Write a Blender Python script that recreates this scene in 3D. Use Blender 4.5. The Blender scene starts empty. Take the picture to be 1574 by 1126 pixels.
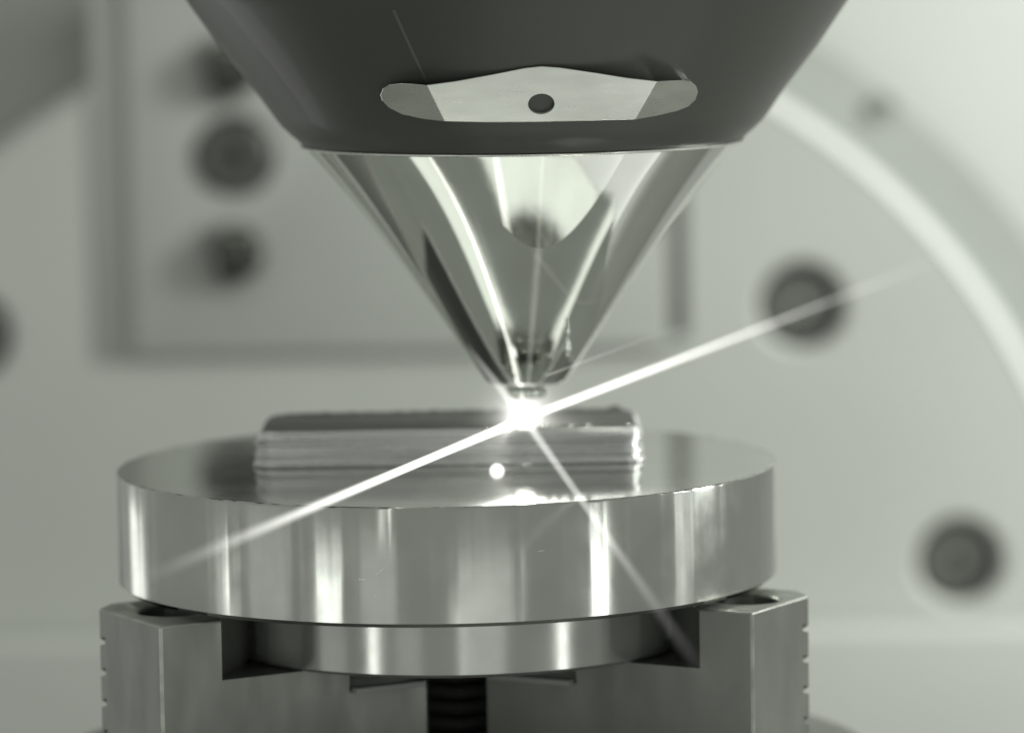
import bpy, bmesh, math, random
from mathutils import Vector, Matrix
random.seed(7)
S = 0.01                      # lengths below are written in centimetres
sc = bpy.context.scene
C = sc.collection
R = math.radians

# ------------------------------------------------------------------ camera
W0, H0, FPX = 1574.0, 1126.0, 7000.0
cd = bpy.data.cameras.new("camera"); cam = bpy.data.objects.new("camera", cd); C.objects.link(cam)
cd.sensor_width = 36.0; cd.lens = 36.0 * FPX / W0
cd.clip_start = 0.02; cd.clip_end = 20
PITCH, ROLL, DIST = 6.0, 0.9, 70.0
M = (Matrix.Rotation(R(90 - PITCH), 3, 'X') @ Matrix.Rotation(R(-ROLL), 3, 'Z'))
def cam_ray(px, py):          # direction in the world of a point of the picture
    v = Vector(((px - W0 / 2) / FPX, -(py - H0 / 2) / FPX, -1.0))
    return M @ v
_r = cam_ray(686, 711); CAM = -_r * (DIST / _r.y)      # the disc's centre is the origin
cam.matrix_world = Matrix.Translation(CAM * S) @ M.to_4x4()
cd.dof.use_dof = True; cd.dof.focus_distance = (DIST - 3.6) * S; cd.dof.aperture_fstop = 10.5
sc.camera = cam
def at(px, py, Y):            # the place at depth Y that the picture shows at (px, py)
    r = cam_ray(px, py)
    return CAM + r * ((Y - CAM.y) / r.y)

# ------------------------------------------------------------------ world, exposure
w = bpy.data.worlds.new("World"); sc.world = w; w.use_nodes = True
bg = w.node_tree.nodes['Background']; bg.inputs[0].default_value = (0.96, 1.0, 0.93, 1); bg.inputs[1].default_value = 0.34
sc.view_settings.view_transform = 'Standard'; sc.view_settings.look = 'None'
sc.view_settings.exposure = 0.12; sc.view_settings.gamma = 1
sc.cycles.use_denoising = True
sc.cycles.sample_clamp_indirect = 12
sc.cycles.max_bounces = 10; sc.cycles.glossy_bounces = 8; sc.cycles.volume_bounces = 0
sc.cycles.caustics_reflective = False; sc.cycles.caustics_refractive = False
sc.cycles.volume_step_rate = 1.0

# ------------------------------------------------------------------ lamps
TINT = (0.985, 1.0, 0.965)
def area(name, pos, target, sx, sy, rad, spread=180):
    """rad = radiance of the lamp face"""
    l = bpy.data.lights.new(name, 'AREA'); l.shape = 'RECTANGLE'; l.size = sx * S; l.size_y = sy * S
    l.energy = rad * math.pi * sx * sy * S * S; l.color = TINT; l.spread = R(spread)
    o = bpy.data.objects.new(name, l); C.objects.link(o)
    p = Vector(pos); d = (Vector(target) - p).normalized()
    o.location = p * S; o.rotation_euler = d.to_track_quat('-Z', 'Y').to_euler()
    return o
def strip(px, wpx, rad, dist=35, h=24, z=-6):
    """an upright strip lamp or added fill standing where the disc mirrors it at picture column px"""
    xp = (px - 686) / 100.0; th = math.asin(xp / 5.09); az = 2 * th - (CAM.x - xp) / DIST
    wd = 2 * wpx / 100.0 / (5.09 * math.cos(th))
    x, y = xp + dist * math.sin(az), -5.09 * math.cos(th) - dist * math.cos(az)
    area("strip_and_fill_lamp", (x, y, z), (0, 0, z), dist * wd, h, rad)
area("key_lamp", (37, 6, 17), (7, 25, -3), 10, 15, 38)
area("overhead_fill", (6, -20, 74), (0, 0, 0), 78, 19, 1.35)  # unseen overhead panel, added to brighten the nozzle face by reflection
area("low_fill", (10, -12, -14), (10, -11, 0), 26, 22, .62)  # unseen upward panel, added to brighten the nozzle and lower background
strip(915, 21, 4.0); strip(517, 22, 3.2, h=17, z=-7); strip(366, 13, 2.3, h=17, z=-7); strip(704, 14, 1.0, dist=56, h=20, z=-16)
strip(222, 24, 1.5, dist=26, h=18, z=-10); strip(1037, 9, 1.3)
strip(590, 60, .30); strip(752, 95, .6, dist=50, h=20, z=-7); strip(430, 60, .3)  # added broad dim fills that lift the greys of disc and block

# ------------------------------------------------------------------ helpers
def thing(name, label, cat, loc=(0, 0, 0), group=None, kind=None):
    o = bpy.data.objects.new(name, None); C.objects.link(o); o.location = Vector(loc) * S
    o.empty_display_size = 0.01
    tag(o, label, cat, group, kind); return o
def tag(o, label=None, cat=None, group=None, kind=None):
    if label: o['label'] = label
    if cat: o['category'] = cat
    if group: o['group'] = group
    if kind: o['kind'] = kind
    return o
def wloc(o):
    v = Vector(o.location)
    while o.parent: o = o.parent; v += Vector(o.location)
    return v
def obj(name, bm, mat, parent=None, smooth=30, origin=None):
    """bm is in centimetres, in the coordinates of the place"""
    bm.transform(Matrix.Scale(S, 4))
    org = Vector(origin) * S if origin is not None else Vector((0, 0, 0))
    po = wloc(parent) if parent else Vector((0, 0, 0))
    bm.transform(Matrix.Translation(-(org + (po if origin is None else Vector((0, 0, 0))))))
    bmesh.ops.recalc_face_normals(bm, faces=bm.faces)
    me = bpy.data.meshes.new(name); bm.to_mesh(me); bm.free()
    if smooth:
        for p in me.polygons: p.use_smooth = True
        me.set_sharp_from_angle(angle=R(smooth))
    if mat: me.materials.append(mat)
    o = bpy.data.objects.new(name, me); C.objects.link(o)
    if origin is not None: o.location = org - po
    if parent: o.parent = parent
    return o
def lathe(prof, n=160, cx=0, cy=0, ang0=0, ang1=360, bm=None):
    """prof: (r, z) pairs; closed solid of revolution round a vertical axis"""
    bm = bm or bmesh.new(); full = abs(ang1 - ang0) >= 360
    rings = []
    for r, z in prof:
        if r < 1e-6: rings.append([bm.verts.new((cx, cy, z))]); continue
        rings.append([bm.verts.new((cx + r * math.cos(R(ang0) + (R(ang1 - ang0)) * k / n),
                                    cy + r * math.sin(R(ang0) + (R(ang1 - ang0)) * k / n), z)) for k in range(n)])
    for a, b in zip(rings, rings[1:]):
        for k in range(n):
            k2 = (k + 1) % n
            if len(a) == 1 and len(b) == 1: continue
            if len(a) == 1: bm.faces.new((a[0], b[k], b[k2]))
            elif len(b) == 1: bm.faces.new((a[k], b[0], a[k2]))
            else: bm.faces.new((a[k], b[k], b[k2], a[k2]))
    return bm
def box(x0, x1, y0, y1, z0, z1, bev=0, bm=None, seg=2):
    t = bmesh.new(); bmesh.ops.create_cube(t, size=1)
    t.transform(Matrix.Translation(((x0 + x1) / 2, (y0 + y1) / 2, (z0 + z1) / 2)) @ Matrix.Diagonal((x1 - x0, y1 - y0, z1 - z0, 1)))
    if bev: bmesh.ops.bevel(t, geom=t.edges[:], offset=bev, segments=seg, affect='EDGES', profile=.5)
    if bm is None: return t
    me = bpy.data.meshes.new('t'); t.to_mesh(me); t.free(); bm.from_mesh(me); bpy.data.meshes.remove(me); return bm
def prism(pts, z0, z1, bev=0, seg=2):
    bm = bmesh.new()
    a = [bm.verts.new((x, y, z0)) for x, y in pts]; b = [bm.verts.new((x, y, z1)) for x, y in pts]
    bm.faces.new(a[::-1]); bm.faces.new(b)
    for i in range(len(pts)):
        j = (i + 1) % len(pts); bm.faces.new((a[i], a[j], b[j], b[i]))
    if bev: bmesh.ops.bevel(bm, geom=bm.edges[:], offset=bev, segments=seg, affect='EDGES', profile=.5)
    return bm
def ylathe(prof, cx, cz, n=96):
    """solid of revolution round an axis along Y; prof: (r, y)"""
    bm = lathe(prof, n); bm.transform(Matrix(((1, 0, 0, cx), (0, 0, 1, 0), (0, 1, 0, cz), (0, 0, 0, 1))))
    return bm
def to_bm(me):
    bm = bmesh.new(); bm.from_mesh(me); return bm
def cut(bm, cutters):
    """boolean difference of solids, all as bmesh in cm"""
    me = bpy.data.meshes.new('a'); bmesh.ops.recalc_face_normals(bm, faces=bm.faces); bm.to_mesh(me); bm.free()
    o = bpy.data.objects.new('a', me); C.objects.link(o); tmp = []
    for cbm in cutters:
        bmesh.ops.recalc_face_normals(cbm, faces=cbm.faces)
        m2 = bpy.data.meshes.new('b'); cbm.to_mesh(m2); cbm.free()
        o2 = bpy.data.objects.new('b', m2); C.objects.link(o2); tmp.append(o2)
        md = o.modifiers.new('b', 'BOOLEAN'); md.object = o2; md.operation = 'DIFFERENCE'; md.solver = 'EXACT'
    dg = bpy.context.evaluated_depsgraph_get()
    out = bmesh.new(); ev = o.evaluated_get(dg); m3 = ev.to_mesh(); out.from_mesh(m3); ev.to_mesh_clear()
    for t in tmp + [o]:
        m = t.data; bpy.data.objects.remove(t); bpy.data.meshes.remove(m)
    return out
def clone(o, parent=None):
    c = o.copy(); C.objects.link(c)
    if parent: c.parent = parent
    for ch in [x for x in bpy.data.objects if x.parent == o]: clone(ch, c)
    return c

# ------------------------------------------------------------------ materials
def mat(name, col, metal=0.0, rough=0.5, aniso=0, rot=0.25, noise=0.0, nscale=60, stretch=(1, 1, 1), bump=0.0, bscale=300,
        bstretch=(1, 1, 1), rvar=0.0, tangent=False, spec=0.5, coat=0, wave=None):
    m = bpy.data.materials.new(name); m.use_nodes = True; nt = m.node_tree; N = nt.nodes; L = nt.links
    b = N['Principled BSDF']; b.inputs['Metallic'].default_value = metal
    b.inputs['Roughness'].default_value = rough; b.inputs['Specular IOR Level'].default_value = spec
    b.inputs['Coat Weight'].default_value = coat
    tc = N.new('ShaderNodeTexCoord')
    def nz(scale, st, detail=4):
        mp = N.new('ShaderNodeMapping'); mp.inputs['Scale'].default_value = st; L.new(tc.outputs['Object'], mp.inputs[0])
        n = N.new('ShaderNodeTexNoise'); n.inputs['Scale'].default_value = scale; n.inputs['Detail'].default_value = detail
        L.new(mp.outputs[0], n.inputs['Vector']); return n
    if noise:
        n = nz(nscale, stretch); r = N.new('ShaderNodeValToRGB')
        r.color_ramp.elements[0].position = .3; r.color_ramp.elements[1].position = .7
        r.color_ramp.elements[0].color = tuple(c * (1 - noise) for c in col) + (1,)
        r.color_ramp.elements[1].color = tuple(min(1, c * (1 + noise)) for c in col) + (1,)
        L.new(n.outputs[0], r.inputs[0]); L.new(r.outputs[0], b.inputs['Base Color'])
    else: b.inputs['Base Color'].default_value = tuple(col) + (1,)
    if rvar:
        n = nz(nscale * 1.7, stretch); mr = N.new('ShaderNodeMapRange')
        mr.inputs['From Min'].default_value = .3; mr.inputs['From Max'].default_value = .7
        mr.inputs['To Min'].default_value = max(.01, rough - rvar); mr.inputs['To Max'].default_value = rough + rvar
        L.new(n.outputs[0], mr.inputs[0]); L.new(mr.outputs[0], b.inputs['Roughness'])
    if aniso:
        b.inputs['Anisotropic'].default_value = aniso; b.inputs['Anisotropic Rotation'].default_value = rot
        t = N.new('ShaderNodeTangent'); t.direction_type = 'RADIAL'; t.axis = 'Z'; L.new(t.outputs[0], b.inputs['Tangent'])
    src = None
    if bump:
        n = nz(bscale, bstretch, 6); src = n.outputs[0]
    if wave:   # turning grooves round the axis: rings of the distance from it
        sx = N.new('ShaderNodeSeparateXYZ'); L.new(tc.outputs['Object'], sx.inputs[0])
        cx = N.new('ShaderNodeCombineXYZ'); L.new(sx.outputs[0], cx.inputs[0]); L.new(sx.outputs[1], cx.inputs[1])
        ln = N.new('ShaderNodeVectorMath'); ln.operation = 'LENGTH'; L.new(cx.outputs[0], ln.inputs[0])
        c2 = N.new('ShaderNodeCombineXYZ'); L.new(ln.outputs['Value'], c2.inputs[0]); L.new(sx.outputs[2], c2.inputs[1])
        n = N.new('ShaderNodeTexNoise'); n.inputs['Scale'].default_value = wave[0]; n.inputs['Detail'].default_value = 5
        L.new(c2.outputs[0], n.inputs['Vector'])
        if src:
            ad = N.new('ShaderNodeMath'); ad.operation = 'ADD'; L.new(src, ad.inputs[0]); 
            ml = N.new('ShaderNodeMath'); ml.operation = 'MULTIPLY'; ml.inputs[1].default_value = wave[1]
            L.new(n.outputs[0], ml.inputs[0]); L.new(ml.outputs[0], ad.inputs[1]); src = ad.outputs[0]
        else: src = n.outputs[0]
    if src:
        bp = N.new('ShaderNodeBump'); bp.inputs['Strength'].default_value = 1; bp.inputs['Distance'].default_value = bump
        L.new(src, bp.inputs['Height']); L.new(bp.outputs[0], b.inputs['Normal'])
    return m
MM = {}
MM['disc'] = mat('turned_steel', (.47, .485, .455), 1, .19, aniso=.75, noise=.06, nscale=90, rvar=.05, bump=1.2e-6, bscale=900, wave=(3500, 1.5))
MM['ring'] = mat('turned_ring_steel', (.47, .485, .455), .72, .21, aniso=.7, noise=.06, nscale=90, rvar=.04, bump=1.2e-6, bscale=900, wave=(3500, 1.5))
MM['disctop'] = mat('faced_steel', (.60, .615, .58), 1, .075, aniso=.5, noise=.05, nscale=60, rvar=.02, bump=1.0e-6, bscale=500, wave=(2600, 2))
MM['clad'] = mat('deposited_steel', (.86, .88, .84), .55, .24, noise=.22, nscale=1300, stretch=(.03, .03, 1), bump=5e-6, bscale=900, bstretch=(.07, 1, 1.5), rvar=.08)
MM['oxide'] = mat('oxidised_top_steel', (.10, .105, .092), .1, .55, noise=.25, nscale=300, stretch=(.3, 1, 1), bump=2e-5, bscale=1100)
MM['shell'] = mat('dark_anodised_shell', (.062, .065, .056), .0, .42, noise=.06, nscale=30, bump=1.5e-6, bscale=4000, spec=.5, coat=.06)
MM['sheen_strip'] = mat('shell_sheen', (.085, .089, .078), 0, .5)
MM['cone'] = mat('polished_nozzle_steel', (.74, .76, .72), 1, .075, noise=.03, nscale=120, bump=1.6e-5, bscale=130, bstretch=(1, 1, .5), rvar=.02)
MM['facet'] = mat('milled_nozzle_flat', (.70, .72, .67), 1, .05, bump=6e-6, bscale=160, bstretch=(.4, 1, 2.2))
MM['clip'] = mat('brushed_clip_steel', (.72, .74, .69), 1, .30, noise=.08, nscale=90, stretch=(1, 1, 4), rvar=.06, bump=3e-6, bscale=1200, bstretch=(.1, 1, 1))
MM['screw'] = mat('screw_steel', (.42, .44, .40), 1, .22)
MM['jaw'] = mat('oiled_jaw_steel', (.21, .218, .197), .6, .42, noise=.10, nscale=90, stretch=(1, 1, .4), rvar=.10, bump=6e-6, bscale=700, bstretch=(1, 1, .15))
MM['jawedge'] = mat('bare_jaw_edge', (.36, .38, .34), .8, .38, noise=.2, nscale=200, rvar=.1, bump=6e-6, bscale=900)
MM['bore'] = mat('dark_bore', (.05, .053, .046), .5, .5)
MM['face'] = mat('ground_faceplate', (.48, .50, .465), .0, .45, noise=.04, nscale=14)
MM['band'] = mat('faceplate_rim_band', (.36, .38, .35), .0, .5, noise=.06, nscale=20)
MM['block'] = mat('mounting_block_paint', (.42, .44, .41), .0, .45, noise=.04, nscale=16)
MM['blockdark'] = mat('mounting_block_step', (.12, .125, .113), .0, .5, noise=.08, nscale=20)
MM['bgscrew'] = mat('blackened_screw', (.16, .167, .152), .9, .25)
MM['scratch'] = mat('burnished_scratch', (.85, .87, .83), .2, .3)
MM['ball'] = mat('dark_polished_screw', (.13, .137, .12), 1, .10)
MM['chrome'] = mat('bright_screw', (.55, .58, .53), 1, .18)
MM['chamfer'] = mat('lit_chamfer', (.64, .66, .62), .0, .4)  # colour raised to carry the light the bevel catches
MM['wall'] = mat('cabin_wall_paint', (.46, .48, .447), .0, .6, noise=.03, nscale=6)
MM['table'] = mat('machine_table_steel', (.16, .165, .15), .0, .4, noise=.06, nscale=20)

def emit(name, col, s):
    m = bpy.data.materials.new(name); m.use_nodes = True; nt = m.node_tree; nt.nodes.clear()
    e = nt.nodes.new('ShaderNodeEmission'); e.inputs[0].default_value = tuple(col) + (1,); e.inputs[1].default_value = s
    o = nt.nodes.new('ShaderNodeOutputMaterial'); nt.links.new(e.outputs[0], o.inputs[0]); return m
def glow(name, fn_nodes):
    """volume that only gives off light; fn_nodes builds the strength from object coordinates (metres)"""
    m = bpy.data.materials.new(name); m.use_nodes = True; nt = m.node_tree; nt.nodes.clear(); N, L = nt.nodes, nt.links
    e = N.new('ShaderNodeEmission'); e.inputs[0].default_value = (1, .985, .94, 1)
    o = N.new('ShaderNodeOutputMaterial'); L.new(e.outputs[0], o.inputs['Volume'])
    tc = N.new('ShaderNodeTexCoord'); L.new(fn_nodes(N, L, tc.outputs['Object']), e.inputs[1]); return m
def mth(N, L, op, a, b=None, clamp=False):
    n = N.new('ShaderNodeMath'); n.operation = op; n.use_clamp = clamp
    for i, v in enumerate((a, b)):
        if v is None: continue
        if isinstance(v, (int, float)): n.inputs[i].default_value = v
        else: L.new(v, n.inputs[i])
    return n.outputs[0]

# ------------------------------------------------------------------ the setting far behind
YB = 25.0
cabin = obj('back_wall', box(-17, 16, 29.5, 31, -16, 17, .2), MM['wall'])
tag(cabin, 'pale grey-green blurred cabin wall behind the round faceplate', 'wall', kind='structure')
tb = obj('machine_table', box(-60, 60, -40, 29.4, -17.5, -15.5, .1), MM['table'])
tag(tb, 'pale steel machine table under the chuck, below the picture', 'table', kind='structure')

fc = at(652, 1057, YB); k = (YB - CAM.y) / FPX       # cm per pixel there
fp = thing('round_faceplate', 'large round pale faceplate with bolt holes, out of focus behind the nozzle', 'faceplate', fc)
r1, r2, r3 = 1046 * k, 1071 * k, 1177 * k
holes = [(12.5, 855), (44.7, 834), (77, 848), (141.1, 893), (171, 870)]
hr = 66 * k
def pol(deg, rr): return fc.x + rr * k * math.cos(R(deg)), fc.z + rr * k * math.sin(R(deg))
disc_bm = ylathe([(0, YB + 4), (r2, YB + 4), (r2, YB + .75), (r2 - .02, YB + .62), (r2 - .04, YB + .60), (r1 - .005, YB + .6), (r1 - .01, YB), (0, YB)], fc.x, fc.z, 300)
cutters = []
for a, ra in holes:
    x, z = pol(a, ra); cutters.append(ylathe([(0, YB + 2.2), (hr, YB + 2.2), (hr, YB + .12), (hr + .12, YB), (hr + .14, YB - .3), (0, YB - .3)], x, z, 64))
disc_bm = cut(disc_bm, cutters)
obj('front_disc', disc_bm, MM['face'], fp)
obj('chamfer_ring', ylathe([(r1, YB + .58), (r2 - .02, YB + .58), (r2 - .02, YB + .5), (r1 + .05, YB - .02), (r1, YB - .02), (r1, YB + .58)], fc.x, fc.z, 300), MM['chamfer'], fp)
obj('rim_band', ylathe([(r2 + .02, YB + 4), (r3, YB + 4), (r3, YB + 1.35), (r3 - .1, YB + 1.2), (r2 + .02, YB + 1.2), (r2 + .02, YB + 4)], fc.x, fc.z, 300), MM['band'], fp)
def capscrew(parent, x, y, z, r, m1, m2, depth=1.0):
    sd = min(r * .5, depth * .6)
    s = obj('screw', cut(ylathe([(0, y + depth), (r, y + depth), (r, y + r * .18), (r * .82, y), (0, y)], x, z, 48),
            [ylathe([(0, y + sd), (r * .55, y + sd * .9), (r * .55, y - .1), (0, y - .1)], x, z, 6)]), m1, parent)
    obj('socket', ylathe([(0, y + sd * .75), (r * .54, y + sd * .75), (r * .54, y + sd * .98), (0, y + sd * .98)], x, z, 6), m2, s)
    return s
for a, ra in holes:
    x, z = pol(a, ra); capscrew(fp, x, YB + .5, z, hr * .93, MM['bgscrew'], MM['ball'])
for a in (50.6, 20.6, 140.6):
    x, z = pol(a, 1150); capscrew(fp, x, YB + .95, z, 18 * k, MM['chrome'], MM['band'])

# stepped mounting block bolted to the faceplate
p0 = at(203, 546, 24.74); p1 = at(1018, -260, 24.74); q0 = at(150, 554, 24.8); q1 = at(1052, -260, 24.8)
mb = thing('mounting_block', 'tall stepped pale block with three bolts, blurred behind the left of the nozzle', 'mounting block', (p0.x, 24, p0.z))
kb = (23.6 - CAM.y) / FPX
hs = [((355, 245), 58)]
fbm = box(p0.x, p1.x, 24.74, 24.93, p0.z, p1.z, .06, seg=3)
hx = at(355, 245, 23.6)
fbm = cut(fbm, [ylathe([(0, 24.91), (64 * kb, 24.91), (64 * kb, 24.77), (67 * kb, 24.73), (67 * kb, 24.1), (0, 23.9)], hx.x, hx.z, 64)])
obj('front_step', fbm, MM['block'], mb)
obj('rear_step', box(q0.x, q1.x, 24.92, YB - .01, q0.z, q1.z, .02), MM['block'], mb)
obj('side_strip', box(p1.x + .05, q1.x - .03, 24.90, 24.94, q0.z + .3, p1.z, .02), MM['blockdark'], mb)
capscrew(mb, hx.x, 24.60, hx.z, 60 * kb, MM['bgscrew'], MM['ball'], .32)
for (px, py) in ((347, 108), (357, 395)):
    p = at(px, py, 23.6); rr = 44 * kb
    s = obj('screw', ylathe([(0, 24.65), (rr * 1.05, 24.65), (rr * 1.05, 24.5), (rr * .9, 24.3), (rr * .5, 24.15), (0, 24.1)], p.x, p.z, 48), MM['ball'], mb)
    obj('washer', ylathe([(rr * 1.06, 24.65), (rr * 1.25, 24.65), (rr * 1.25, 24.58), (rr * 1.06, 24.56)], p.x, p.z, 48), MM['band'], s)
l0 = at(-100, 946, 24.9); l1 = at(1700, 946, 24.9)
lg = obj('ledge_bar', box(l0.x, l1.x, 23.9, 24.9, -15.4, l1.z, .25, seg=4), MM['face'])
tag(lg, 'long pale horizontal ledge low behind the chuck, out of focus', 'ledge')

# ------------------------------------------------------------------ chuck and its jaws
CX = 0.12
ch = obj('machine_chuck', lathe([(0, -15.4), (6.6, -15.4), (6.6, -4.8), (6.5, -4.62), (6.35, -4.58), (0, -4.58)], 160, CX, 0), MM['jaw'], origin=(CX, 0, -15.4))
tag(ch, 'dark round chuck body just below the jaws', 'chuck')
ZT, ZS, ZN, ZB = -1.86, -2.76, -3.14, -4.56     # jaw top, ring seat, notch, foot
def jaw(az, label, rear, h=1.15, off=0.0, L_=5.62):
    """a stepped jaw pointing at the axis along azimuth az (degrees from +X)"""
    a = R(az); rot = Matrix.Translation((CX, 0, 0)) @ Matrix.Rotation(a, 4, 'Z') @ Matrix.Translation((0, off, 0))
    t = thing('chuck_jaw', label, 'chuck jaw', (CX + 4.6 * math.cos(a), 4.6 * math.sin(a), ZB), group='stepped jaws of the chuck')
    # side profile in (radius, z): foot, notch near the tip, seat, grip face with relief, top
    prof = [(0.0, ZB), (L_, ZB), (L_, ZT), (3.98, ZT), (3.80, -1.95), (3.70, -2.07), (3.655, -2.24), (3.70, -2.42),
            (3.67, -2.57), (3.72, -2.69), (3.85, ZS), (2.55, ZS), (2.55, ZN), (0.0, ZN)]
    bm = bmesh.new()
    A = [bm.verts.new((x, -h, z)) for x, z in prof]; B = [bm.verts.new((x, h, z)) for x, z in prof]
    bm.faces.new(A); bm.faces.new(B[::-1])
    for i in range(len(prof)):
        j = (i + 1) % len(prof); bm.faces.new((A[i], B[i], B[j], A[j]))
    # wedge tip of 120 degrees, outer corner rounding, counterbore
    cs = []
    for s in (-1, 1):
        pts = [(-.5, s * -.05 - s * .0), (-.5, 0), (0.12, 0), (0.12 + 1.2 / math.tan(R(60)), s * 1.2), (-.5, s * 1.2)]
        pts = [(-.6, 0), (.08, 0), (.08 + 2.0 / math.tan(R(60)), s * 2.0), (-.6, s * 2.0)]
        if s < 0: pts = pts[::-1]
        cs.append(prism(pts, ZB - .3, ZT + .3))
        c1 = [(L_ + .2, s * (h - .42)), (L_ + .2, s * (h + .2)), (L_ - .05 - .25, s * (h + .2)), (L_ + .005, s * (h - .42))]
    f = -rear
    cs.append(prism([(3.3, rear * .25), (3.62, rear * .20), (3.68, f * .12), (4.12, f * .50), (4.50, f * .86), (4.68, f * h), (4.72, f * (h + .15)), (3.3, f * (h + .15))], ZS, ZT + .3))
    cs.append(lathe([(0, -2.70), (.47, -2.70), (.47, ZT - .04), (.50, ZT), (.50, ZT + .3), (0, ZT + .3)], 48, 4.92, 0))
    # groove rack cut across both rear corners
    for s in (rear,):
        for q in range(6):
            z = ZT - .60 - q * .47
            g = box(-.14, .3, -.6, .6, -.05, .05)
            g.transform(Matrix.Translation((L_ - .16, s * (h - .16), z)) @ Matrix.Rotation(R(45 * s), 4, 'Z') @ Matrix.Rotation(R(-20 * s), 4, 'X'))
            cs.append(g)
    bmesh.ops.recalc_face_normals(bm, faces=bm.faces)
    vert = [e for e in bm.edges if abs(e.verts[0].co.z - e.verts[1].co.z) > 1 and e.verts[0].co.x > 5 and e.verts[0].co.y * rear > 0]
    bmesh.ops.bevel(bm, geom=vert, offset=.34, segments=1, affect='EDGES', profile=.5)
    vert = [e for e in bm.edges if abs(e.verts[0].co.z - e.verts[1].co.z) > 1 and e.verts[0].co.x > 5 and e.verts[0].co.y * rear < 0]
    bmesh.ops.bevel(bm, geom=vert, offset=.045, segments=2, affect='EDGES', profile=.5)
    bm = cut(bm, cs)
    hard = [e for e in bm.edges if len(e.link_faces) == 2 and e.calc_face_angle(0) > R(25) and
            min(v.co.z for v in e.verts) > ZT - .01]
    bmesh.ops.bevel(bm, geom=hard, offset=.035, segments=2, affect='EDGES', profile=.5, clamp_overlap=True)
    bm.transform(rot)
    if az != 90: bm = cut(bm, [box(CX - .46, CX + .46, -3, 2.0, ZB - .5, ZT + .5)])
    else: bm = cut(bm, [box(CX - 1.0, CX + 1.0, -.3, 1.5, z_, z_ + .1) for z_ in (-3.3, -3.55, -3.8, -4.05, -4.3)])
    body = obj('jaw_body', bm, MM['jaw'], t, 15)
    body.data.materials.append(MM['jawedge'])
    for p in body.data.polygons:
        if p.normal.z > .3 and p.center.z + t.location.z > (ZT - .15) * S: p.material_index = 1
    # counterbored screw down in the bore
    sb = cut(lathe([(0, -3.0), (.40, -3.0), (.40, -2.40), (.36, -2.36), (0, -2.36)], 40, 4.92, 0),
             [lathe([(0, -2.6), (.2, -2.6), (.2, -2.2), (0, -2.2)], 6, 4.92, 0)])
    sb.transform(rot); obj('bolt', sb, MM['bore'], t)
    if az != 90:
        sp_ = box(.75, 2.50, -rear * (h + .02) - .12, -rear * (h + .02) + .12, -3.17, -3.09, .01)
        sp_.transform(rot)
        sp_ = cut(sp_, [box(CX - .46, CX + .46, -3, 2.0, ZB - .5, ZT + .5)]); obj('seat_plate', sp_, MM['band'], t)
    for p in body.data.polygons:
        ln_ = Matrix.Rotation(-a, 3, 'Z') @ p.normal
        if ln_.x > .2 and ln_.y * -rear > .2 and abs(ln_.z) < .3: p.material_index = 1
    return t
jaw(-30.5, 'dark stepped chuck jaw holding the disc at the right, notched outer edge', 1, 1.08, .33, 5.57)
jaw(180 + 30, 'dark stepped chuck jaw holding the disc at the left, notched outer edge', -1, 1.22, 0, 5.68)
jaw(90, 'dark chuck jaw at the back, seen only through the gap between the front two jaws', 1, .8)

# ------------------------------------------------------------------ turned disc with its spigot ring
dk = thing('turned_disc', 'thick bright turned steel disc clamped in the chuck, streaked with reflections', 'steel disc', (0, 0, -2.75))
RD, TD = 5.09, 1.755
b = .035
side = lathe([(RD - b, 0), (RD - b * .3, -b * .3), (RD, -b), (RD, -TD + .06), (RD - .06, -TD), (3.4, -TD)], 360)
for v in side.verts:        # nicked upper edge
    if v.co.z > -.05:
        an = math.atan2(v.co.y, v.co.x)
        n = math.sin(an * 57) * math.sin(an * 23 + 1) + .6 * math.sin(an * 131)
        v.co.z += .006 * n; v.co.x *= 1 + .0006 * n; v.co.y *= 1 + .0006 * n
obj('disc_side', side, MM['disc'], dk, 40)
obj('disc_top', lathe([(RD - b, 0.0005), (4.2, .001), (2, .001), (0, .001)], 360), MM['disctop'], dk, 40)
obj('spigot_ring', lathe([(3.3, -TD + .005), (3.62, -TD + .005), (3.62, -2.70), (3.57, -2.75), (0, -2.75)], 300, CX, 0), MM['ring'], dk, 40)
def scratch(px, py, ang, ln, wd=.012):
    x = at(px, py, -5).x; y = -math.sqrt(RD * RD - x * x); z = at(px, py, y).z
    bm = box(-ln / 2, ln / 2, -.004, .004, -wd / 2, wd / 2, .003, seg=1)
    bm.transform(Matrix.Translation((x, y - .001, z)) @ Matrix.Rotation(math.atan2(x, -y), 4, 'Z') @ Matrix.Rotation(R(-ang), 4, 'Y'))
    obj('scratch', bm, MM['scratch'], dk)
for a in ((585, 877, 38, .17), (556, 890, -4, .10), (577, 916, 80, .03), (832, 846, 7, .10, .004)): scratch(*a)

# ------------------------------------------------------------------ deposited block
x0, x1, y0, y1, HT = -2.93, 3.02, -.33, 2.15, .56
def outline(off, corner=.30, n=220):
    """rounded rectangle, offset outwards; returns points evenly spread"""
    pts = []; a0, a1, b0, b1 = x0 - off, x1 + off, y0 - off, y1 + off; c = corner
    seg = [((a0 + c, b0), (a1 - c, b0)), ((a1 - c, b0 + c), -90), ((a1, b0 + c), (a1, b1 - c)), ((a1 - c, b1 - c), 0),
           ((a1 - c, b1), (a0 + c, b1)), ((a0 + c, b1 - c), 90), ((a0, b1 - c), (a0, b0 + c)), ((a0 + c, b0 + c), 180)]
    for k_, s in enumerate(seg):
        if k_ % 2 == 0:
            ns = 200 if k_ in (0, 4) else 50
            for i in range(ns): t = i / ns; pts.append((s[0][0] * (1 - t) + s[1][0] * t, s[0][1] * (1 - t) + s[1][1] * t))
        else:
            for i in range(12):
                an = R(s[1] + 90 * i / 12); pts.append((s[0][0] + c * math.cos(an), s[0][1] + c * math.sin(an)))
    return pts
import mathutils.noise as mn
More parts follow.
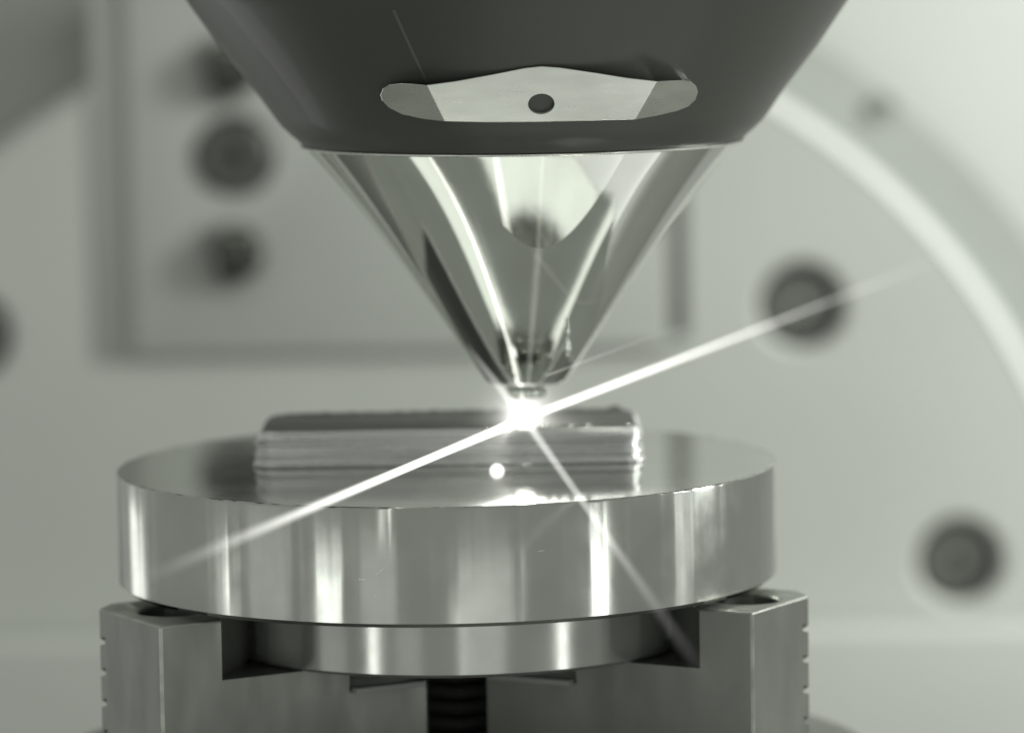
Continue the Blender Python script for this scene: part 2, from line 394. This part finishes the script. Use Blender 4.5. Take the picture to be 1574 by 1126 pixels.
bm = bmesh.new(); rings = []
NZ = 96; layers = 8
for i in range(NZ + 1):
    t = i / NZ; z = t * HT
    lay = t * layers; ph = lay - math.floor(lay)
    lf = random.Random(int(lay)).uniform(.6, 1.3)
    off = .044 * lf * (1.0 if t > .12 else .7) * math.sqrt(max(0, 1 - (2 * ph - 1) ** 2))
    off += .05 * math.exp(-(z / .05) ** 2) * 0 + .045 * math.exp(-((z - .02) / .07) ** 2)
    if t > .86: off -= .10 * ((t - .86) / .14) ** 2
    pts = outline(off - .03)
    ring = []
    for (x, y) in pts:
        n = mn.noise(Vector((x * 1.3, y * 1.3, int(lay) * 3.1))) * .012 + mn.noise(Vector((x * 9, y * 9, int(lay) * 5.7 + z * 4))) * .008
        cxn = (x0 + x1) / 2; cyn = (y0 + y1) / 2
        d = Vector((0, y - cyn)) if abs(x - cxn) < 2.6 else Vector((x - cxn, y - cyn))
        d.normalize(); x += d.x * n; y += d.y * n
        zz = z + mn.noise(Vector((x * .5, y * .5, 2))) * .012 * t
        if x < x0 + .22: zz -= (1 - (x - x0) / .22) ** 2 * .10 * t * t        # ends droop
        if x > x1 - .22: zz -= ((x - x1 + .22) / .22) ** 2 * .04 * t * t
        ring.append(bm.verts.new((x, y, zz)))
    rings.append(ring)
top = [v.co.copy() for v in rings[-1]]; cen = Vector(((x0 + x1) / 2, (y0 + y1) / 2, HT))
for f in (.985, .965, .93, .88, .8, .7, .6, .5, .4, .3, .2, .1):
    ring = []
    for c_ in top:
        p = Vector((cen.x + (c_.x - cen.x) * (f if abs(c_.x - cen.x) > 2.5 else f), cen.y + (c_.y - cen.y) * f, c_.z))
        e = min(1, (1 - f) * 9)
        ridge = math.exp(-((p.y - y1 + .16) / .13) ** 2) * (.075 + .045 * mn.noise(Vector((p.x * 7, 3, 1))) + .02 * mn.noise(Vector((p.x * 19, 3, 1))))
        knob = .30 * math.exp(-((p.x - 2.72) / .10) ** 2 - ((p.y - y1 + .15) / .2) ** 2)
        front = math.exp(-((p.y - y0 - .06) / .07) ** 2) * (.018 + .02 * mn.noise(Vector((p.x * 8, 9, 1))))
        p.z = p.z * (1 - e) + (HT - .02) * e + e * (ridge + knob + front + .012 * mn.noise(Vector((p.x * 2.2, p.y * 9, 7))) + .02 * mn.noise(Vector((p.x * .9, p.y * 2, 4))))
        if p.x < x0 + .3: p.z -= .10 * (1 - (p.x - x0) / .3) ** 2
        ring.append(bm.verts.new(p))
    rings.append(ring)
n = len(rings[0])
for a, b_ in zip(rings, rings[1:]):
    for i in range(n): j = (i + 1) % n; bm.faces.new((a[i], a[j], b_[j], b_[i]))
bm.faces.new(rings[-1])
blk = obj('deposited_block', bm, MM['clad'], None, 60, origin=(0, .8, .002))
blk.data.materials.append(MM['oxide'])
for p in blk.data.polygons:
    if p.index >= NZ * n - 2 * n: p.material_index = 1
tag(blk, 'low block of fused metal layers built up on top of the steel disc', 'metal block')
blk.location.z += .00003
# solidified droplets along the front upper edge
for i, (px, rr) in enumerate(((842, .045), (858, .03), (877, .035), (904, .04), (965, .03), (745, .02), (700, .018))):
    p = at(px, 657, y0 + .1); bm = bmesh.new(); bmesh.ops.create_icosphere(bm, subdivisions=3, radius=rr)
    bm.transform(Matrix.Translation((p.x, p.y, HT + .012)) @ Matrix.Diagonal((1.2, 1, .8, 1)))
    obj('metal_bead', bm, MM['chrome'], blk)

# ------------------------------------------------------------------ nozzle head
YN = .36
tip = at(809, 588, YN); NX = tip.x
kn = (YN - CAM.y) / FPX
def zz(py): return at(809, py, YN).z
nz = thing('laser_nozzle', 'conical laser welding nozzle, dark shell above a mirror-polished steel tip', 'laser nozzle', (NX, YN, tip.z))
shell_prof = [(5.08, -2), (4.55, 75), (4.04, 140), (3.82, 172), (3.70, 188), (3.56, 201), (3.44, 211), (3.41, 216)]
sp = [(3.30, zz(216)), (3.41, zz(216.5))] + [(r * 1.003, zz(y)) for r, y in shell_prof[::-1][1:]]
sp += [(5.25, zz(-26)), (5.3, zz(-40)), (5.3, zz(-900)), (0, zz(-900))]
sh = obj('outer_shell', lathe(sp, 240, NX, YN), MM['shell'], nz, 30, origin=(NX, YN, zz(216)))
# polished cone with its milled flat
CONE = [(216, 3.385), (221, 3.345), (260, 3.005), (300, 2.665), (338, 2.36), (380, 2.05), (425, 1.73), (470, 1.43), (515, 1.12), (552, .86), (575, .68), (588, .585)]
import numpy as np
_cf = np.polyfit([a_ for a_, _ in CONE], [r_a for _, r_a in CONE], 3)
def cr(py): return float(np.polyval(_cf, py))
def grid_cone(fn, ys, n):
    """closed solid whose radius depends on the height and on the direction"""
    bm = bmesh.new(); rings = []
    for y in ys:
        rings.append([bm.verts.new((NX + fn(y, 2 * math.pi * q / n) * math.sin(2 * math.pi * q / n),
                                    YN - fn(y, 2 * math.pi * q / n) * math.cos(2 * math.pi * q / n), zz(y))) for q in range(n)])
    for a_, b_ in zip(rings, rings[1:]):
        for q in range(n): bm.faces.new((a_[q], a_[(q + 1) % n], b_[(q + 1) % n], b_[q]))
    bm.faces.new(rings[0][::-1]); bm.faces.new(rings[-1]); return bm
FA = R(2.5)                         # the milled face looks a touch to the right
def outer_r(y, ph):
    r = cr(min(y, 588)) if y > 217 else 3.385
    if y > 583: r = .595 - .02 * (y - 583) / 3
    c_ = math.cos(ph - FA)
    if c_ < .25: return r
    d = (1.13 + (512 - y) * .01 * .56) / c_           # the wide flat, run out smoothly into the cone
    k_ = .05 + .0003 * max(0, 512 - y)
    return -k_ * math.log(math.exp(-r / k_) + math.exp(-d / k_))
ob = grid_cone(outer_r, [217] + list(np.arange(222, 583, 3.0)) + [583, 586.5], 480)
pf = R(5)
ib = lathe([(0, zz(219)), (3.02, zz(219)), (2.96, zz(228)), (1.955, zz(363)), (1.30, zz(452)), (0, zz(452))], 360, NX + .14, YN)
def union(bm, other):
    me = bpy.data.meshes.new('a'); bmesh.ops.recalc_face_normals(bm, faces=bm.faces); bm.to_mesh(me); bm.free()
    m2 = bpy.data.meshes.new('b'); bmesh.ops.recalc_face_normals(other, faces=other.faces); other.to_mesh(m2); other.free()
    o = bpy.data.objects.new('a', me); o2 = bpy.data.objects.new('b', m2); C.objects.link(o); C.objects.link(o2)
    md = o.modifiers.new('b', 'BOOLEAN'); md.object = o2; md.operation = 'UNION'; md.solver = 'EXACT'
    ev = o.evaluated_get(bpy.context.evaluated_depsgraph_get()); m3 = ev.to_mesh(); out = bmesh.new(); out.from_mesh(m3); ev.to_mesh_clear()
    for t in (o, o2):
        m = t.data; bpy.data.objects.remove(t); bpy.data.meshes.remove(m)
    return out
cb = union(ob, ib)
cone = obj('nozzle_cone', cb, MM['cone'], nz, 4.5, origin=(NX, YN, tip.z))
rb = random.Random(3)
spots = [(871, 492 + 9 * q, .022 + .012 * (q % 3)) for q in range(7)] + [(rb.uniform(770, 862), rb.uniform(520, 578), rb.uniform(.012, .028)) for _ in range(16)]
for px, py, rr in spots:      # beads added for the dotted reflections round the tip
    d_ = 1.0
    for _ in range(12):
        p = at(px, py, YN - d_); x_ = p.x - NX
        ph_ = math.atan2(x_, max(.02, d_)); ry = min(max(588 - (p.z - zz(588)) * 100 * 1.0, 222), 582)
        r_s = outer_r(ry, ph_); d_ = math.sqrt(max(.0004, r_s * r_s - x_ * x_))
    p = at(px, py, YN - d_)
    bm = bmesh.new(); bmesh.ops.create_icosphere(bm, subdivisions=2, radius=rr); bm.transform(Matrix.Translation(p))
    obj('glint_bead', bm, MM['chrome'], nz)
obj('retaining_ring', lathe([(3.30, zz(216.8)), (3.405, zz(216.8)), (3.43, zz(218)), (3.43, zz(219.6)), (3.40, zz(221)), (3.30, zz(221))], 240, NX, YN), MM['clip'], nz)
# inner tip peeping out underneath
obj('inner_tip', lathe([(0, zz(570)), (.26, zz(570)), (.26, zz(592)), (.34, zz(598)), (.34, zz(604)), (.30, zz(609)), (.12, zz(609)), (.10, zz(600)), (0, zz(600))], 96, NX, YN), MM['chrome'], nz)
# clip plate on the shell
def shell_r(py):
    for (r_a, a_), (r_b, b_) in zip(shell_prof, shell_prof[1:]):
        if a_ <= py <= b_: return (r_a + (r_b - r_a) * (py - a_) / (b_ - a_)) * 1.003
    return 4
def on_shell(px, py, lift=.03):
    d = 3.0
    for _ in range(20):
        p = at(px, py, YN - d)
        rr = 0
        # radius of the shell at this height
        zt = p.z; best = None
        for (r_a, a_), (r_b, b_) in zip(shell_prof, shell_prof[1:]):
            za, zb = zz(a_), zz(b_)
            if zb <= zt <= za: best = r_a + (r_b - r_a) * (za - zt) / (za - zb)
        best = (best or 4) * 1.003 + lift
        d = math.sqrt(max(.01, best * best - (p.x - NX) ** 2))
    return at(px, py, YN - d)
# central plane through the crest and the lower edge
cA = on_shell(832, 103, .05); cB = on_shell(832, 187, .06)
pn = Vector((1, 0, 0)).cross((cA - cB)).normalized()
pn = Matrix.Rotation(R(1.2), 3, 'Z') @ pn
def on_plane(px, py):
    r = cam_ray(px, py); t = (cB - CAM).dot(pn) / r.dot(pn); return CAM + r * t
midL_t, midL_b, midR_t, midR_b = on_plane(655, 131), on_plane(683, 187), on_plane(1010, 125), on_plane(976, 184)
mid = [midL_t, on_plane(700, 125), on_plane(760, 114), on_plane(805, 105), on_plane(832, 102), on_plane(860, 104), on_plane(915, 112), on_plane(965, 120), midR_t, midR_b, on_plane(900, 186), on_plane(830, 188), on_plane(750, 188.5), midL_b]
def arc(pts): return [on_shell(px, py, .05) for px, py in pts]
wl = [midL_b] + arc([(650, 183), (618, 176), (598, 166), (587, 155), (584, 146), (588, 136), (598, 130), (615, 128), (635, 129)]) + [midL_t]
wr = [midR_t] + arc([(1030, 124), (1050, 123), (1062, 125), (1070, 132), (1073, 142), (1069, 154), (1058, 164), (1040, 171), (1010, 178)]) + [midR_b]
def flat_wing(w, a_, b_):
    tipp = min(w[1:-1], key=lambda p: p.y * 0 + (p.x if a_ is midL_b else -p.x)) 
    nn = (b_ - a_).cross(tipp - a_).normalized(); out = [w[0]]
    for p in w[1:-1]:
        d_ = (p - CAM).normalized(); out.append(CAM + d_ * ((a_ - CAM).dot(nn) / d_.dot(nn)))
    return out + [w[-1]]
wl = flat_wing(wl, midL_b, midL_t); wr = flat_wing(wr, midR_t, midR_b)
# a paler raised strip standing in for a reflection streak on the shell
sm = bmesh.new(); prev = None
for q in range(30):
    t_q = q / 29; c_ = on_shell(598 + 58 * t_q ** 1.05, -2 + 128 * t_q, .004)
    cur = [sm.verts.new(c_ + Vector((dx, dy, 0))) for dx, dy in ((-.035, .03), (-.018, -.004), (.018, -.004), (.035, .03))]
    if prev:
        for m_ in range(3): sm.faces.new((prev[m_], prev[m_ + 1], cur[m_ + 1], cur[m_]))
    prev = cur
obj('sheen_strip', sm, MM['sheen_strip'], sh)
bm = bmesh.new(); cache = {}
def vv(p):
    kx = tuple(round(c, 5) for c in p)
    if kx not in cache: cache[kx] = bm.verts.new(p)
    return cache[kx]
back = Vector((0, .75, -.04))
outer = mid[:9] + wr[1:-1] + mid[9:] + wl[1:-1]
tri_src = [mid, wl, wr]
fr = [bm.faces.new([vv(p) for p in poly]) for poly in tri_src]
bk = [bm.faces.new([vv(p + back) for p in poly][::-1]) for poly in tri_src]
for i in range(len(outer)):
    j = (i + 1) % len(outer); bm.faces.new([vv(outer[i]), vv(outer[j]), vv(outer[j] + back), vv(outer[i] + back)])
bmesh.ops.recalc_face_normals(bm, faces=bm.faces)
sharp = [e for e in bm.edges if e.link_faces and any(f in fr for f in e.link_faces) and e.calc_face_angle(0) > R(8)]
bmesh.ops.bevel(bm, geom=sharp, offset=.014, segments=2, affect='EDGES', profile=.5, clamp_overlap=True)
bmesh.ops.triangulate(bm, faces=[f for f in bm.faces if len(f.verts) > 4])
hp = on_plane(832, 160)
qm = pn.to_track_quat('Z', 'Y').to_matrix().to_4x4()
def along(prof, n=64):
    b2 = lathe(prof, n); b2.transform(Matrix.Translation(hp) @ qm); return b2
if pn.y > 0: sgn = -1
else: sgn = 1
def pr(l): return [(r, z * sgn) for r, z in l]
bm = cut(bm, [along(pr([(0, -.30), (.185, -.30), (.185, -.02), (.205, .03), (.205, .3), (0, .3)]))])
clip = obj('clip_plate', bm, MM['clip'], nz, 5)
tag(clip, 'bright steel clip plate with angled wings and one screw hole')
sc_bm = cut(along(pr([(0, -.5), (.175, -.5), (.175, -.16), (.13, -.12), (0, -.12)])), [along(pr([(0, -.24), (.10, -.24), (.10, .1), (0, .1)]), 6)])
obj('screw', sc_bm, MM['screw'], clip)

# ------------------------------------------------------------------ the welding flash and the added flare streaks
SP = at(806, 643, YN)
fl = thing('welding_flash', 'blinding white laser flash between the nozzle tip and the metal block', 'laser flash', SP)
bm = bmesh.new(); bmesh.ops.create_uvsphere(bm, u_segments=32, v_segments=16, radius=.13)
bm.transform(Matrix.Translation(SP)); obj('flash_core', bm, emit('flash_core_light', (1, .98, .93), 42), fl)
def halo_nodes(N, L, co):
    ln = N.new('ShaderNodeVectorMath'); ln.operation = 'LENGTH'; L.new(co, ln.inputs[0])
    t = mth(N, L, 'DIVIDE', ln.outputs['Value'], 1.15 * S)
    u = mth(N, L, 'SUBTRACT', 1.0, t, True)
    return mth(N, L, 'ADD', mth(N, L, 'MULTIPLY', mth(N, L, 'POWER', u, 9.0), 1150.0), mth(N, L, 'MULTIPLY', mth(N, L, 'POWER', u, 3.0), 95.0))
bm = bmesh.new(); bmesh.ops.create_uvsphere(bm, u_segments=32, v_segments=16, radius=1.15)
bm.transform(Matrix.Translation(SP)); obj('glowing_plume', bm, glow('flash_glow', halo_nodes), fl, origin=SP)
def add_streak(name, label, a, b, w0, w1, peak, power=1.6, bright=1.0, parent=None, start=0):
    """a tapering glowing volume, added as a lens streak, from a (bright end) to b"""
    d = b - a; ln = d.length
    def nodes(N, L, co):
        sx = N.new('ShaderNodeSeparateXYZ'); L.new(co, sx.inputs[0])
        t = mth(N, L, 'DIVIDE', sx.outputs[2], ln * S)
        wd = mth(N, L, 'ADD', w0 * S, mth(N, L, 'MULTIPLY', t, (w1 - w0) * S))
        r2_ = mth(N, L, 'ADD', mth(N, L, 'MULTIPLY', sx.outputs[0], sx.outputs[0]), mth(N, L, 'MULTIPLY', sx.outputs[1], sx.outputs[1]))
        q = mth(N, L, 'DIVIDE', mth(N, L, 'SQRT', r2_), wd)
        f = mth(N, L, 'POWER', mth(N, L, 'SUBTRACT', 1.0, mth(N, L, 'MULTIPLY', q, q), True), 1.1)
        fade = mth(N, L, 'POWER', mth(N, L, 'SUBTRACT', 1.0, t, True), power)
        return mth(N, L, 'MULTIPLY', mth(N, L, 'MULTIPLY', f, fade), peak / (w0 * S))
    bm = bmesh.new()
    rings = []
    for t, wd in ((0, w0), (1, w1)):
        rings.append([bm.verts.new((wd * math.cos(k * math.pi / 8), wd * math.sin(k * math.pi / 8), t * ln)) for k in range(16)])
    bm.faces.new(rings[0][::-1]); bm.faces.new(rings[1])
    for k_ in range(16): bm.faces.new((rings[0][k_], rings[0][(k_ + 1) % 16], rings[1][(k_ + 1) % 16], rings[1][k_]))
    bm.transform(Matrix.Scale(S, 4)); me = bpy.data.meshes.new(name); bm.to_mesh(me); bm.free()
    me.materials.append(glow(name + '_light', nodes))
    o = bpy.data.objects.new(name, me); C.objects.link(o)
    o.rotation_mode = 'QUATERNION'; o.rotation_quaternion = d.to_track_quat('Z', 'Y')
    if parent: o.parent = parent; o.location = (a - Vector(parent.location) / S) * S
    else: o.location = a * S
    return o
# lens flare added as glowing streaks; main one runs front left to rear right
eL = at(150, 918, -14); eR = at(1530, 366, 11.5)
add_streak('flare_streak', '', SP, eL, .062, .09, 1.8, 2.4, parent=fl)
add_streak('flare_streak', '', SP, eR, .052, .018, 1.7, 1.4, parent=fl)
add_streak('flare_streak', '', SP, at(1110, 1075, -15), .08, .07, .13, 1.2, parent=fl)
add_streak('flare_streak', '', SP, at(715, 528, -3.2), .09, .07, .20, 1.0, parent=fl)
add_streak('flare_streak', '', at(840, 577, -2.4), at(1080, 488, 1.2), .03, .02, .09, .9, parent=fl)
# glowing dot added for a lens ghost, in front of the block
r_ = cam_ray(764, 724); q_ = CAM + r_ * ((0.0 - CAM.z) / r_.z)     # where the sight line meets the disc
bm = bmesh.new(); bmesh.ops.create_icosphere(bm, subdivisions=3, radius=.108); bm.transform(Matrix.Translation(q_ + Vector((0, 0, .006))))
mo = obj('ghost_dot', bm, emit('lens_ghost_emission', (1, .99, .95), 1.6), None, origin=q_)
tag(mo, 'tiny round glowing dot added for a lens ghost, on the disc just in front of the layered block', 'lens ghost')
